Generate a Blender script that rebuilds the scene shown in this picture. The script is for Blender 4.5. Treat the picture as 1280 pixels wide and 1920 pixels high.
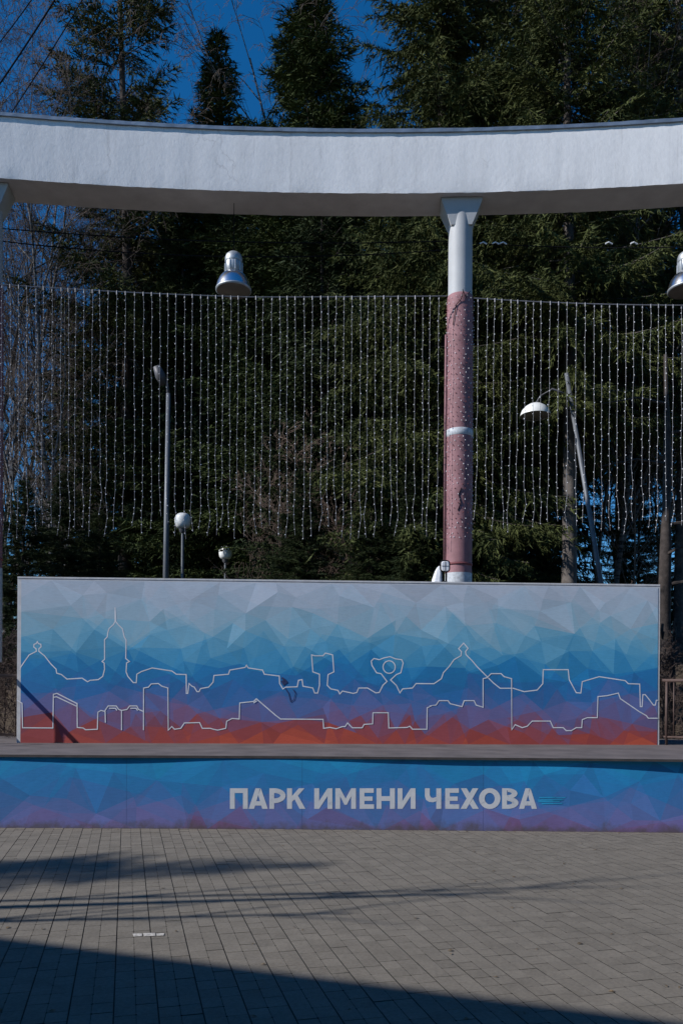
import bpy, bmesh, math, random
import numpy as np
from mathutils import Vector, geometry as mgeo

for o in list(bpy.data.objects): bpy.data.objects.remove(o)
scene = bpy.context.scene
col = scene.collection
R = math.radians

# ------------------------------------------------------------------ camera
EYE = 1.6; F = 1500.0; CX = 640.0; HY = 1300.0; ROLL = 0.0061
cam_d = bpy.data.cameras.new('camera'); cam = bpy.data.objects.new('camera', cam_d); col.objects.link(cam)
cam_d.sensor_fit = 'VERTICAL'; cam_d.sensor_height = 36; cam_d.lens = 36*F/1920
cam_d.shift_y = (HY-960)/1920; cam_d.clip_end = 2000; cam_d.clip_start = 0.05
cam.location = (0, 0, EYE); cam.rotation_euler = (R(90), -ROLL, 0)
scene.camera = cam
# ------------------------------------------------------------------ light
SUN_AZ = R(71)      # sun is behind the camera's left shoulder
SUN_EL = R(33)
tv = Vector((math.sin(SUN_AZ)*math.cos(SUN_EL), math.cos(SUN_AZ)*math.cos(SUN_EL), -math.sin(SUN_EL)))
world = bpy.data.worlds.new('World'); scene.world = world; world.use_nodes = True
wn = world.node_tree; bg = wn.nodes['Background']
sky = wn.nodes.new('ShaderNodeTexSky'); sky.sky_type = 'NISHITA'; sky.sun_disc = False
sky.sun_elevation = SUN_EL; sky.sun_rotation = math.atan2(-tv.x, -tv.y) % (2*math.pi)
sky.altitude = 900; sky.air_density = 1.1; sky.dust_density = 0.0; sky.ozone_density = 6.0
hs = wn.nodes.new('ShaderNodeHueSaturation'); hs.inputs['Saturation'].default_value = 1.26      # deep polarised blue, over the whole sky
wn.links.new(sky.outputs[0], hs.inputs['Color']); wn.links.new(hs.outputs[0], bg.inputs[0]); bg.inputs[1].default_value = 0.118
sun_d = bpy.data.lights.new('sun', 'SUN'); sun_d.energy = 5.0; sun_d.angle = R(0.55); sun_d.color = (1, .97, .94)
sun = bpy.data.objects.new('sun', sun_d); col.objects.link(sun)
sun.rotation_euler = tv.to_track_quat('-Z', 'Y').to_euler(); sun.location = (-30, -10, 25)
vs = scene.view_settings; vs.view_transform = 'Standard'; vs.look = 'None'; vs.exposure = 0.0; vs.gamma = 1; vs.use_curve_mapping = False

scene.cycles.max_bounces = 5; scene.cycles.diffuse_bounces = 3; scene.cycles.glossy_bounces = 2
# ------------------------------------------------------------------ helpers
def unroll(px, py):
    x, y = px-CX, py-HY; c, s = math.cos(ROLL), math.sin(ROLL)
    return (c*x+s*y)/F, -(-s*x+c*y)/F          # slopes right, up
def at(px, py, d):
    u, v = unroll(px, py); return Vector((u*d, d, EYE+v*d))
def link(o, parent=None):
    col.objects.link(o)
    if parent: o.parent = parent
    return o
def tag(o, label=None, cat=None, group=None, kind=None):
    if label: o['label'] = label
    if cat: o['category'] = cat
    if group: o['group'] = group
    if kind: o['kind'] = kind
    return o
def empty(name, loc, rz=0, label=None, cat=None, group=None):
    o = bpy.data.objects.new(name, None); o.empty_display_size = .1
    o.location = loc; o.rotation_euler = (0, 0, rz); col.objects.link(o)
    return tag(o, label, cat, group)

class MB:
    """collects verts / faces; build() links them as one mesh object"""
    def __init__(s): s.v = []; s.f = []
    def add(s, vs, fs):
        n = len(s.v); s.v += [tuple(p) for p in vs]; s.f += [tuple(i+n for i in f) for f in fs]; return s
    def box(s, a, b):
        (x0,y0,z0),(x1,y1,z1) = a, b
        return s.add([(x0,y0,z0),(x1,y0,z0),(x1,y1,z0),(x0,y1,z0),(x0,y0,z1),(x1,y0,z1),(x1,y1,z1),(x0,y1,z1)],
                     [(3,2,1,0),(4,5,6,7),(0,1,5,4),(1,2,6,5),(2,3,7,6),(3,0,4,7)])
    def tube(s, pts, rad, n=8, caps=True):
        pts = [Vector(p) for p in pts]
        if not hasattr(rad, '__len__'): rad = [rad]*len(pts)
        vs = []; fs = []
        for i, p in enumerate(pts):
            t = (pts[min(i+1, len(pts)-1)]-pts[max(i-1, 0)])
            t = t.normalized() if t.length > 1e-9 else Vector((0,0,1))
            a = Vector((1,0,0)) if abs(t.x) < .8 else Vector((0,1,0))
            u = t.cross(a).normalized(); w = t.cross(u)
            for k in range(n):
                an = 2*math.pi*k/n; vs.append(p+(u*math.cos(an)+w*math.sin(an))*rad[i])
        for i in range(len(pts)-1):
            for k in range(n):
                k2 = (k+1) % n; fs.append((i*n+k, i*n+k2, (i+1)*n+k2, (i+1)*n+k))
        if caps: fs.append(tuple(range(n))[::-1]); fs.append(tuple((len(pts)-1)*n+k for k in range(n)))
        return s.add(vs, fs)
    def lathe(s, prof, n=24, c=(0,0,0)):
        vs = []; fs = []
        for r, z in prof:
            for k in range(n):
                a = 2*math.pi*k/n; vs.append((c[0]+r*math.cos(a), c[1]+r*math.sin(a), c[2]+z))
        for i in range(len(prof)-1):
            for k in range(n):
                k2 = (k+1) % n; fs.append((i*n+k, i*n+k2, (i+1)*n+k2, (i+1)*n+k))
        return s.add(vs, fs)
    def mesh(s, name, mat, smooth=False):
        me = bpy.data.meshes.new(name); me.from_pydata(s.v, [], s.f); me.update()
        if mat: me.materials.append(mat)
        if smooth: me.polygons.foreach_set('use_smooth', [True]*len(me.polygons))
        return me
    def build(s, name, mat, parent=None, smooth=False, loc=None):
        o = bpy.data.objects.new(name, s.mesh(name, mat, smooth))
        if loc is not None: o.location = loc
        return link(o, parent)
def np_mesh(name, verts, tris, mat):
    me = bpy.data.meshes.new(name); nv, nt = len(verts), len(tris)
    me.vertices.add(nv); me.vertices.foreach_set('co', np.asarray(verts, np.float32).ravel())
    me.loops.add(nt*3); me.loops.foreach_set('vertex_index', np.asarray(tris, np.int32).ravel())
    me.polygons.add(nt); me.polygons.foreach_set('loop_start', np.arange(0, nt*3, 3, dtype=np.int32))
    me.update(calc_edges=True); me.materials.append(mat); return me

# ------------------------------------------------------------------ materials
def srgb(r, g, b):
    f = lambda c: (c/255/12.92) if c/255 <= .04045 else ((c/255+.055)/1.055)**2.4
    return (f(r), f(g), f(b))
class NT:
    def __init__(s, name):
        s.m = bpy.data.materials.new(name); s.m.use_nodes = True; s.t = s.m.node_tree; s.b = s.t.nodes['Principled BSDF']
    def n(s, typ, **kw):
        nd = s.t.nodes.new('ShaderNode'+typ)
        for k, v in kw.items():
            if k.startswith('i_'):
                key = k[2:]; nd.inputs[int(key) if key.isdigit() else key].default_value = v
            else: setattr(nd, k, v)
        return nd
    def l(s, a, b): s.t.links.new(a, b)
    def noise(s, scale, detail=4, rough=.55, vec=None, stretch=None):
        nd = s.n('TexNoise'); nd.inputs['Scale'].default_value = scale; nd.inputs['Detail'].default_value = detail; nd.inputs['Roughness'].default_value = rough
        if vec is None: vec = s.n('NewGeometry').outputs['Position']
        if stretch:
            mp = s.n('Mapping'); mp.inputs['Scale'].default_value = stretch; s.l(vec, mp.inputs[0]); vec = mp.outputs[0]
        s.l(vec, nd.inputs['Vector']); return nd.outputs['Fac']
    def ramp(s, fac, stops):
        nd = s.n('ValToRGB'); e = nd.color_ramp.elements
        while len(e) < len(stops): e.new(.5)
        for i, (p, c) in enumerate(stops): e[i].position = p; e[i].color = (*c, 1) if len(c) == 3 else c
        s.l(fac, nd.inputs[0]); return nd.outputs[0]
    def mix(s, fac, a, b, mode='MIX'):
        nd = s.n('Mix', data_type='RGBA', blend_type=mode)
        for sock, v in ((nd.inputs[0], fac), (nd.inputs[6], a), (nd.inputs[7], b)):
            if hasattr(v, 'is_output'): s.l(v, sock)
            elif hasattr(v, '__len__'): sock.default_value = (*v, 1) if len(v) == 3 else v
            else: sock.default_value = v
        return nd.outputs[2]
    def bump(s, h, strength=.3, dist=.01):
        nd = s.n('Bump'); nd.inputs['Strength'].default_value = strength; nd.inputs['Distance'].default_value = dist
        s.l(h, nd.inputs['Height']); s.l(nd.outputs[0], s.b.inputs['Normal'])
    def color(s, c):
        if hasattr(c, 'is_output'): s.l(c, s.b.inputs['Base Color'])
        else: s.b.inputs['Base Color'].default_value = (*c, 1)
    def done(s, rough=.7, metal=0, spec=.4):
        s.b.inputs['Roughness'].default_value = rough; s.b.inputs['Metallic'].default_value = metal; s.b.inputs['Specular IOR Level'].default_value = spec
        return s.m
def simple(name, c, rough=.7, metal=0, var=.2, scale=6, bump=0, spec=.4):
    t = NT(name); n = t.noise(scale)
    t.color(t.ramp(n, [(.3, tuple(x*(1-var) for x in c)), (.7, tuple(min(1, x*(1+var)) for x in c))]))
    if bump: t.bump(t.noise(scale*8), bump, .01)
    return t.done(rough, metal, spec)

M = {}
def make_materials():
    # pavers
    t = NT('paver_concrete'); big = t.noise(.9, 5); mid = t.noise(6, 3); fine = t.noise(42, 5, .75)
    c = t.ramp(big, [(.3, (.174,.153,.125)), (.72, (.216,.190,.155))])
    c = t.mix(.5, c, t.ramp(mid, [(.3, (.147,.129,.106)), (.7, (.246,.215,.176))]), 'MIX')
    c = t.mix(.55, c, t.ramp(fine, [(.30, (.30,.30,.30)), (.62, (1.06,1.05,1.04))]), 'MULTIPLY')
    oi = t.n('ObjectInfo'); c = t.mix(.28, c, t.ramp(oi.outputs['Random'], [(0, (.125,.113,.095)), (1, (.218,.197,.165))]))
    st = t.ramp(t.noise(2.2, 6, .65), [(.66, (0,0,0)), (.76, (1,1,1))]); c = t.mix(t.mix(1, st, (.35,.35,.35), 'MULTIPLY'), c, (.33,.31,.28))
    t.color(c); t.bump(fine, .5, .006); M['paver'] = t.done(.9, 0, .25)
    t = NT('paver_field'); at_ = t.n('Attribute', attribute_name='tone')
    c = t.mix(.5, t.ramp(t.noise(.9, 5), [(.3, (.174,.153,.125)), (.72, (.216,.190,.155))]), t.ramp(t.noise(6, 3), [(.3, (.147,.129,.106)), (.7, (.246,.215,.176))]))
    fine = t.noise(42, 5, .75); c = t.mix(.55, c, t.ramp(fine, [(.30, (.30,.30,.30)), (.62, (1.06,1.05,1.04))]), 'MULTIPLY')
    c = t.mix(.28, c, t.ramp(at_.outputs['Fac'], [(0, (.125,.113,.095)), (1, (.218,.197,.165))]))
    st = t.ramp(t.noise(2.2, 6, .65), [(.66, (0,0,0)), (.76, (1,1,1))]); c = t.mix(t.mix(1, st, (.35,.35,.35), 'MULTIPLY'), c, (.33,.31,.28))
    t.color(c); t.bump(fine, .5, .006); M['paver_field'] = t.done(.9, 0, .25)
    M['joint'] = simple('joint_sand', (.035,.033,.03), .95, var=.3, scale=30)
    M['dash'] = simple('worn_paint', (.45,.42,.38), .9, var=.45, scale=40)
    M['soil'] = simple('leaf_litter', (.075,.055,.035), .95, var=.5, scale=3, bump=.6)
    # white beam plaster
    t = NT('white_plaster'); v = t.noise(1.0, 6, .65, stretch=(3.5, 3.5, .5)); f = t.noise(28, 5, .65, stretch=(1,1,.45)); g = t.noise(.7, 3)
    c = t.ramp(v, [(.3, (.74,.74,.745)), (.55, (.82,.82,.825)), (.8, (.86,.86,.865))])
    c = t.mix(.18, c, t.ramp(f, [(.3, (.55,.55,.55)), (.6, (1,1,1))]), 'MULTIPLY')
    cr = t.ramp(t.noise(1.4, 7, .75, stretch=(5, 5, .35)), [(.595, (0,0,0)), (.66, (1,1,1))])
    c = t.mix(t.mix(1, cr, (.28,.28,.28), 'MULTIPLY'), c, (.36,.35,.34))
    c = t.mix(.12, c, t.ramp(g, [(.3, (.6,.6,.62)), (.7, (1,1,1))]), 'MULTIPLY')
    vo = t.n('TexVoronoi', feature='DISTANCE_TO_EDGE'); vo.inputs['Scale'].default_value = .55
    wp = t.n('Mapping'); wp.inputs['Scale'].default_value = (2.2, 2.2, .5); ad = t.n('VectorMath', operation='MULTIPLY_ADD'); nz = t.n('TexNoise'); nz.inputs['Scale'].default_value = 5; nz.inputs['Detail'].default_value = 5
    gp = t.n('NewGeometry'); t.l(gp.outputs['Position'], nz.inputs['Vector']); t.l(nz.outputs['Color'], ad.inputs[0]); ad.inputs[1].default_value = (.25,.25,.25); t.l(gp.outputs['Position'], ad.inputs[2]); t.l(ad.outputs[0], wp.inputs[0]); t.l(wp.outputs[0], vo.inputs['Vector'])
    ck = t.ramp(vo.outputs['Distance'], [(.0, (1,1,1)), (.010, (0,0,0))]); gate = t.ramp(t.noise(1.1, 3), [(.52, (0,0,0)), (.62, (.32,.32,.32))])
    c = t.mix(t.mix(1, ck, gate, 'MULTIPLY'), c, (.30,.29,.29))                        # hairline cracks
    t.color(c); t.bump(t.noise(13, 7, .75, stretch=(1,1,.8)), .36, .013); M['plaster'] = t.done(.85, 0, .2)
    t = NT('soffit_concrete'); c = t.ramp(t.noise(2.5, 6, .6), [(.3, (.62,.60,.60)), (.7, (.78,.76,.76))])
    t.color(c); t.bump(t.noise(20, 4), .4, .01); M['soffit'] = t.done(.9, 0, .2)
    M['flashing'] = simple('zinc_flashing', (.33,.35,.38), .45, .7, .25, 4)
    M['column'] = simple('column_paint', (.43,.44,.45), .6, var=.06, scale=5, bump=.15)
    M['sleeve'] = simple('pink_sleeve', (.27,.135,.145), .7, var=.18, scale=5, bump=.3)
    M['sleeve_red'] = simple('maroon_band', (.20,.06,.065), .7, var=.2, scale=7)
    M['tape'] = simple('grey_tape', (.48,.50,.52), .5, var=.25, scale=25)
    M['alu'] = simple('spun_aluminium', (.78,.79,.82), .24, 1.0, .06, 5)
    M['alu_dark'] = simple('cast_aluminium', (.42,.44,.46), .5, .6, .15, 12)
    M['glass'] = simple('lamp_glass', (.22,.20,.18), .15, 0, .1, 5)
    M['black'] = simple('black_rubber', (.012,.012,.014), .95, var=.2, spec=.05)
    M['wire'] = simple('clear_wire', (.20,.20,.22), .5, var=.15)
    M['led'] = simple('led_cap', (.74,.75,.77), .3, var=.05)
    M['globe'] = simple('opal_globe', (.80,.80,.77), .35, var=.05)
    M['pole'] = simple('galvanised_pole', (.135,.145,.16), .55, .3, .15, 5)
    M['pole_dark'] = simple('dark_pole', (.10,.10,.11), .55, .2, .15, 5)
    M['deck'] = simple('stage_deck', (.125,.105,.10), .85, var=.25, scale=2.5, bump=.3)
    M['deck_edge'] = simple('deck_edge', (.05,.045,.045), .85, var=.3, scale=8)
    t = NT('mural_paint'); a = t.n('Attribute', attribute_name='paint')
    w = t.noise(1.5, 6, .6); f = t.noise(40, 4, .7, stretch=(.3, .3, 2.2))
    c = t.mix(.22, a.outputs['Color'], t.ramp(w, [(.3, (.55,.55,.55)), (.65, (1,1,1))]), 'MULTIPLY')
    c = t.mix(.22, c, t.ramp(f, [(.3, (.5,.5,.5)), (.6, (1,1,1))]), 'MULTIPLY')
    gp = t.n('NewGeometry'); sp = t.n('SeparateXYZ'); t.l(gp.outputs['Position'], sp.inputs[0])
    dn = t.noise(5, 6, .7); mm = t.n('Math', operation='MULTIPLY_ADD'); t.l(dn, mm.inputs[0]); mm.inputs[1].default_value = .35; t.l(sp.outputs['Z'], mm.inputs[2])
    sp1 = t.ramp(mm.outputs[0], [(.17, (.75,.75,.75)), (.27, (0,0,0))]); c = t.mix(sp1, c, (.09,.075,.065))      # splashed dirt along the foot of the stage
    sc = t.ramp(t.noise(3.2, 7, .8, stretch=(1,1,2.4)), [(.70, (0,0,0)), (.78, (.4,.4,.4))]); c = t.mix(sc, c, (.30,.33,.38))
    t.color(c); t.bump(t.noise(14, 5, .6), .16, .010); M['mural'] = t.done(.72, 0, .25)
    M['coping'] = simple('wall_edge_paint', (.62,.62,.62), .8, var=.12, scale=8, bump=.2)
    M['line'] = simple('white_line_paint', (.74,.76,.80), .7, var=.12, scale=9)
    t = NT('letter_paint'); f = t.noise(9, 6, .75)
    t.color(t.ramp(f, [(.3, (.38,.43,.50)), (.42, (.56,.59,.63)), (.7, (.64,.66,.69))])); M['letter'] = t.done(.75, 0, .2)
    M['joint_blue'] = simple('panel_joint', (.03,.06,.13), .8)
    M['shrub'] = simple('shrub_twig', (.19,.135,.105), .9, var=.3, scale=2)
    M['rail'] = simple('brown_rail', (.09,.06,.052), .6, .2, .25, 8)
    M['cloth'] = simple('white_plastic', (.80,.81,.83), .5, var=.08, scale=20)
    M['bark'] = simple('spruce_bark', (.05,.04,.035), .95, var=.45, scale=9, bump=.8)
    M['bark_grey'] = simple('grey_bark', (.115,.10,.09), .95, var=.4, scale=7, bump=.8)
    t = NT('birch_bark'); n1 = t.noise(3, 4, .6, stretch=(1.2,1.2,5))
    t.color(t.ramp(n1, [(.42, (.04,.036,.034)), (.52, (.17,.16,.155)), (.8, (.27,.26,.25))])); M['birch'] = t.done(.9, 0, .2)
    M['twig'] = simple('bare_twig', (.072,.050,.042), .9, var=.3, scale=2)
    M['twig_grey'] = simple('pale_twig', (.11,.085,.070), .9, var=.3, scale=2)
    for nm, c0, c1 in (('needle', (.026,.042,.014), (.080,.104,.030)), ('needle_olive', (.036,.049,.016), (.106,.120,.036)), ('needle_dark', (.019,.032,.013), (.056,.074,.025))):
        t = NT(nm); c = t.ramp(t.noise(1.3, 4, .6), [(.32, c0), (.68, c1)])
        c = t.mix(.4, c, t.ramp(t.noise(14, 2), [(.35, (.45,.45,.45)), (.65, (1.0,1.0,1.0))]), 'MULTIPLY')
        t.color(c); M[nm] = t.done(.75, 0, .15)
    M['house_wall'] = simple('house_plaster', (.16,.12,.10), .85, var=.1, scale=4)
    M['house_roof'] = simple('roof_sheet', (.12,.11,.11), .7, var=.2, scale=3)
    M['pane'] = simple('window_pane', (.04,.05,.06), .1, var=.1)
make_materials()

# ================================================================== GROUND
def ground_z(x, y):
    t = min(1, max(0, (y-13.6)/4.5)); h = 2.35*t*t*(3-2*t)
    return -.06 + h + (0 if y < 13 else .12*math.sin(x*.7+y*.4)*t)
def build_ground():
    xs = [-400,-150,-60,-30,-20,-15,-12,-10,-8,-6,-4,-2,0,2,4,6,8,10,12,15,20,30,60,150,400]
    ys = [-400,-100,-30,-10,0,5,10,12,13,13.6,14.2,14.8,15.4,16,16.8,17.6,18.4,20,23,27,32,40,60,100,200,600]
    v = [(x, y, ground_z(x, y)) for y in ys for x in xs]; n = len(xs)
    f = [(j*n+i, j*n+i+1, (j+1)*n+i+1, (j+1)*n+i) for j in range(len(ys)-1) for i in range(n-1)]
    o = MB().add(v, f).build('ground', M['soil'], smooth=True); o['kind'] = 'structure'
build_ground()

# plaza of bone-shaped pavers, laid in strips that run 15 degrees left of the view
PA = math.atan(.268)
PW, PL = .108, .130
def panel_y(x): return 9.39 - .0016*(x+1.5)**2 + (.0 if x < 0 else -.004*x)
def build_plaza():
    mb = MB().add([(-9,-6,-.006),(9,-6,-.006),(9,9.6,-.006),(-9,9.6,-.006)], [(0,1,2,3)])
    pl = mb.build('plaza', M['joint']); pl['kind'] = 'structure'
    b = PL/2-.0008; xl, xr, ch = -PW/2+.0034, PW/2-.0012, .0055      # wide joint on the left, narrow joint with chipped corners on the right
    out = [(xl,-b),(xr-ch,-b),(xr,-b+ch),(xr,b-ch),(xr-ch,b),(xl,b)]
    n = len(out); ca, sa = math.cos(PA), math.sin(PA)
    def pmesh():
        v = [(x, y, -.001) for x, y in out]; w = [(x*1.012, y*1.014, -.02) for x, y in out]
        return v+w, [tuple(range(n))]+[(i, n+i, n+(i+1) % n, (i+1) % n) for i in range(n)]
    pv, pf = pmesh(); pm = [0]+[1]*n
    cells = []
    for i in range(-125, 126):
        for j in range(-24, 98):
            lx, ly = i*PW, (j+(.5 if (i//2) % 2 else 0))*PL
            x, y = lx*ca-ly*sa, lx*sa+ly*ca
            if abs(x) > 7.5 or y < 1.5 or y > panel_y(x)+.15: continue
            px = x/y*F+CX; py = HY+EYE/y*F
            vis = -10 < px < 1290 and py < 1926
            cells.append((x, y, vis, i % 2))
    vis = sorted([c for c in cells if c[2]], key=lambda c: c[1])
    near = set(id(c) for c in vis[:300])
    rnd = random.Random(4)
    me = bpy.data.meshes.new('paver'); me.from_pydata(pv, [], pf); me.update(); me.materials.append(M['paver']); me.materials.append(M['joint']); me.polygons.foreach_set('material_index', pm)
    for c in vis[:300]:
        o = bpy.data.objects.new('paver', me); o.location = (c[0], c[1], rnd.gauss(0, .0007)); o.rotation_euler = (rnd.gauss(0,.003), rnd.gauss(0,.003), PA+rnd.gauss(0,.003)+(math.pi if c[3] else 0)); link(o, pl)
    V = []; Fc = []; tone = []
    for c in cells:
        if id(c) in near: continue
        k = len(V); an = PA+rnd.gauss(0, .003)+(math.pi if c[3] else 0); cc, ss = math.cos(an), math.sin(an); dz = rnd.gauss(0, .0007); tn = rnd.random(); tx, ty = rnd.gauss(0,.003), rnd.gauss(0,.003)
        for (x, y, z) in pv: V.append((c[0]+x*cc-y*ss, c[1]+x*ss+y*cc, z+dz+x*tx+y*ty)); tone.append(tn)
        Fc += [tuple(i+k for i in f) for f in pf]
    me2 = bpy.data.meshes.new('paver_field'); me2.from_pydata(V, [], Fc); me2.update(); me2.materials.append(M['paver_field']); me2.materials.append(M['joint']); me2.polygons.foreach_set('material_index', pm*(len(Fc)//len(pf)))
    me2.attributes.new('tone', 'FLOAT', 'POINT').data.foreach_set('value', tone)
    o = link(bpy.data.objects.new('paver_field', me2), pl); o['kind'] = 'stuff'
    # a worn painted dash on one paver row
    for k, ds in enumerate(([(249,1751.5),(266,1751),(267,1756),(251,1757)], [(268.5,1750.5),(291,1750),(292,1755.5),(270,1756.5)], [(293.5,1751),(308,1750.5),(307,1755),(294,1755.5)])):
        g = []
        for px, py in ds:
            p = at(px, py, 1); q = EYE/(EYE-p.z); g.append((p.x*q, p.y*q, .0035))
        MB().add(g, [(0,1,2,3)]).build('paint_dash', M['dash'], pl)
build_plaza()

# ================================================================== STAGE
DZ = .86
def lerp_stops(v, stops):
    if v <= stops[0][0]: return np.array(stops[0][1], float)
    for (p0, c0), (p1, c1) in zip(stops, stops[1:]):
        if v <= p1: t = (v-p0)/(p1-p0); return np.array(c0)*(1-t)+np.array(c1)*t
    return np.array(stops[-1][1], float)
WALL_STOPS = [(0,(152,72,58)),(.03,(148,68,57)),(.07,(130,60,62)),(.12,(116,64,82)),(.17,(96,82,126)),(.26,(76,92,148)),(.36,(38,92,152)),
              (.48,(30,106,162)),(.58,(60,126,170)),(.68,(92,144,178)),(.78,(120,152,178)),(.88,(138,156,180)),(1,(150,160,182))]
PAN_STOPS = [(0,(104,60,88)),(.06,(94,76,122)),(.2,(82,88,144)),(.38,(64,92,150)),(.56,(42,94,154)),(.75,(30,102,160)),(1,(26,118,172))]
def albedo(c):
    l = np.array(srgb(*[min(255, max(0, k)) for k in c])); return np.clip(l*np.array([1.8,1.75,1.5]), 0.01, .9)
def facets(W, H, stops, seed, cw, ch, jit):
    """low-poly painted facets: two jittered triangulations crossed; returns verts, faces, colours"""
    rnd = random.Random(seed)
    def tri(nx, ny, j):
        P = []
        for b in range(ny+1):
            for a in range(nx+1):
                x = a/nx*W + (rnd.uniform(-j, j)*W/nx if 0 < a < nx else 0) + ((.5*W/nx) if b % 2 and 0 < a < nx else 0)
                y = b/ny*H + (rnd.uniform(-j, j)*H/ny if 0 < b < ny else 0)
                P.append(Vector((min(W, max(0, x)), min(H, max(0, y)))))
        r = mgeo.delaunay_2d_cdt(P, [], [], 0, 1e-5)
        return [tuple(p) for p in r[0]], [tuple(f) for f in r[2]]
    A, FA = tri(max(3, round(W/cw)), max(3, round(H/ch)), .42)
    B, FB = tri(max(3, round(W/(cw*1.55))), max(2, round(H/(ch*1.7))), .45)
    pts = [Vector(p) for p in A]+[Vector(p) for p in B]; nA = len(A)
    ed = set()
    for f in FA:
        for i in range(3): ed.add(tuple(sorted((f[i], f[(i+1) % 3]))))
    for f in FB:
        for i in range(3): ed.add(tuple(sorted((f[i]+nA, f[(i+1) % 3]+nA))))
    r = mgeo.delaunay_2d_cdt(pts, [list(e) for e in ed], [], 0, 1e-5)
    oA = [rnd.gauss(0, jit) for _ in FA]; bA = [rnd.gauss(0, .03) for _ in FA]
    oB = [rnd.gauss(0, jit*.8) for _ in FB]
    def prep(P, Fs):
        T = np.array([[P[i] for i in f] for f in Fs]); return T
    TA, TB = prep(A, FA), prep(B, FB)
    def find(T, p):
        a, b, c = T[:,0], T[:,1], T[:,2]
        s = lambda u, w: (w[:,0]-u[:,0])*(p[1]-u[:,1])-(w[:,1]-u[:,1])*(p[0]-u[:,0])
        d0, d1, d2 = s(a,b), s(b,c), s(c,a)
        ok = ((d0 >= -1e-7)&(d1 >= -1e-7)&(d2 >= -1e-7))|((d0 <= 1e-7)&(d1 <= 1e-7)&(d2 <= 1e-7))
        k = np.nonzero(ok)[0]; return int(k[0]) if len(k) else 0
    V = [tuple(p) for p in r[0]]; Fs = []; C = []
    cA = TA.mean(1)[:,1]; cB = TB.mean(1)[:,1]
    for f in r[2]:
        if len(f) < 3: continue
        cx = sum(V[i][0] for i in f)/len(f); cy = sum(V[i][1] for i in f)/len(f)
        ia, ib = find(TA, (cx, cy)), find(TB, (cx, cy))
        v = (.42*cA[ia]+.28*cB[ib]+.30*cy)/H + oA[ia]+oB[ib] + .02
        c = lerp_stops(v, stops)*(1+bA[ia])
        Fs.append(tuple(f)); C.append(albedo(c))
    return V, Fs, C
def painted(name, V3, Fs, C, parent, mat='mural'):
    me = bpy.data.meshes.new(name); me.from_pydata(V3, [], Fs); me.update(); me.materials.append(M[mat])
    ca = me.color_attributes.new('paint', 'FLOAT_COLOR', 'CORNER'); arr = []
    for p, c in zip(me.polygons, C): arr += [c[0], c[1], c[2], 1]*p.loop_total
    ca.data.foreach_set('color', arr)
    return link(bpy.data.objects.new(name, me), parent)

# cyrillic block letters: polygons in a unit box (w, h = 1); each a list of convex-ish outlines
def letter_polys(ch):
    s = .27
    def bar(x0, y0, x1, y1): return [(x0,y0),(x1,y0),(x1,y1),(x0,y1)]
    if ch == 'П': return [bar(0,0,s,1), bar(1-s,0,1,1), bar(s,.77,1-s,1)]
    if ch == 'А': return [[(0,0),(.29,0),(.60,1),(.36,1)], [(.71,0),(1,0),(.64,1),(.50,.68)], bar(.24,.16,.76,.37)]
    if ch == 'Р': return [bar(0,0,s+.02,1)] + ring(.29,.64,.71,.36,.38,.13,-90,90) + [bar(.29,.785,.42,1), bar(.29,.28,.42,.495)]
    if ch == 'К': return [bar(0,0,.27,1), [(.27,.34),(.45,.50),(.95,1),(.64,1),(.27,.62)], [(.38,.52),(.68,0),(1,0),(.58,.66)]]
    if ch == 'И': return [bar(0,0,s,1), bar(1-s,0,1,1), [(s,0),(s,.38),(1-s,1),(1-s,.62)]]
    if ch == 'М': return [bar(0,0,.23,1), bar(.77,0,1,1), [(.23,1),(.23,.62),(.44,.2),(.5,.2),(.5,.5)], [(.77,1),(.5,.5),(.5,.2),(.56,.2),(.77,.62)]]
    if ch == 'Е': return [bar(0,0,.33,1), bar(.33,0,1,.22), bar(.33,.78,.98,1), bar(.33,.39,.9,.60)]
    if ch == 'Н': return [bar(0,0,s,1), bar(1-s,0,1,1), bar(s,.385,1-s,.615)]
    if ch == 'Ч': return [bar(.70,0,1,1), [(0,1),(0,.62),(.07,.44),(.25,.34),(.5,.32),(.70,.37),(.70,.58),(.5,.53),(.37,.56),(.3,.66),(.3,1)]]
    if ch == 'Х': return [[(0,0),(.33,0),(1-.02,1),(.66,1)], [(.02,1),(.34,1),(.5,.76),(.33,.51)], [(.67,.49),(.5,.24),(.67,0),(1,0)]]
    if ch == 'О': return ring(.5,.5,.5,.51,.235,.28,0,360)
    if ch == 'В': return [bar(0,0,.3,1)] + ring(.34,.745,.60,.255,.24,.075,-90,90) + ring(.34,.29,.66,.29,.27,.09,-90,90) + [bar(.3,.9,.38,1), bar(.3,.41,.38,.66), bar(.3,0,.38,.2)]
def ring(cx, cy, ax, ay, bx, by, a0, a1, n=24):
    out = []
    for k in range(n):
        t0, t1 = R(a0+(a1-a0)*k/n), R(a0+(a1-a0)*(k+1)/n)
        out.append([(cx+bx*math.cos(t0), cy+by*math.sin(t0)), (cx+ax*math.cos(t0), cy+ay*math.sin(t0)), (cx+ax*math.cos(t1), cy+ay*math.sin(t1)), (cx+bx*math.cos(t1), cy+by*math.sin(t1))])
    return out

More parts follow.
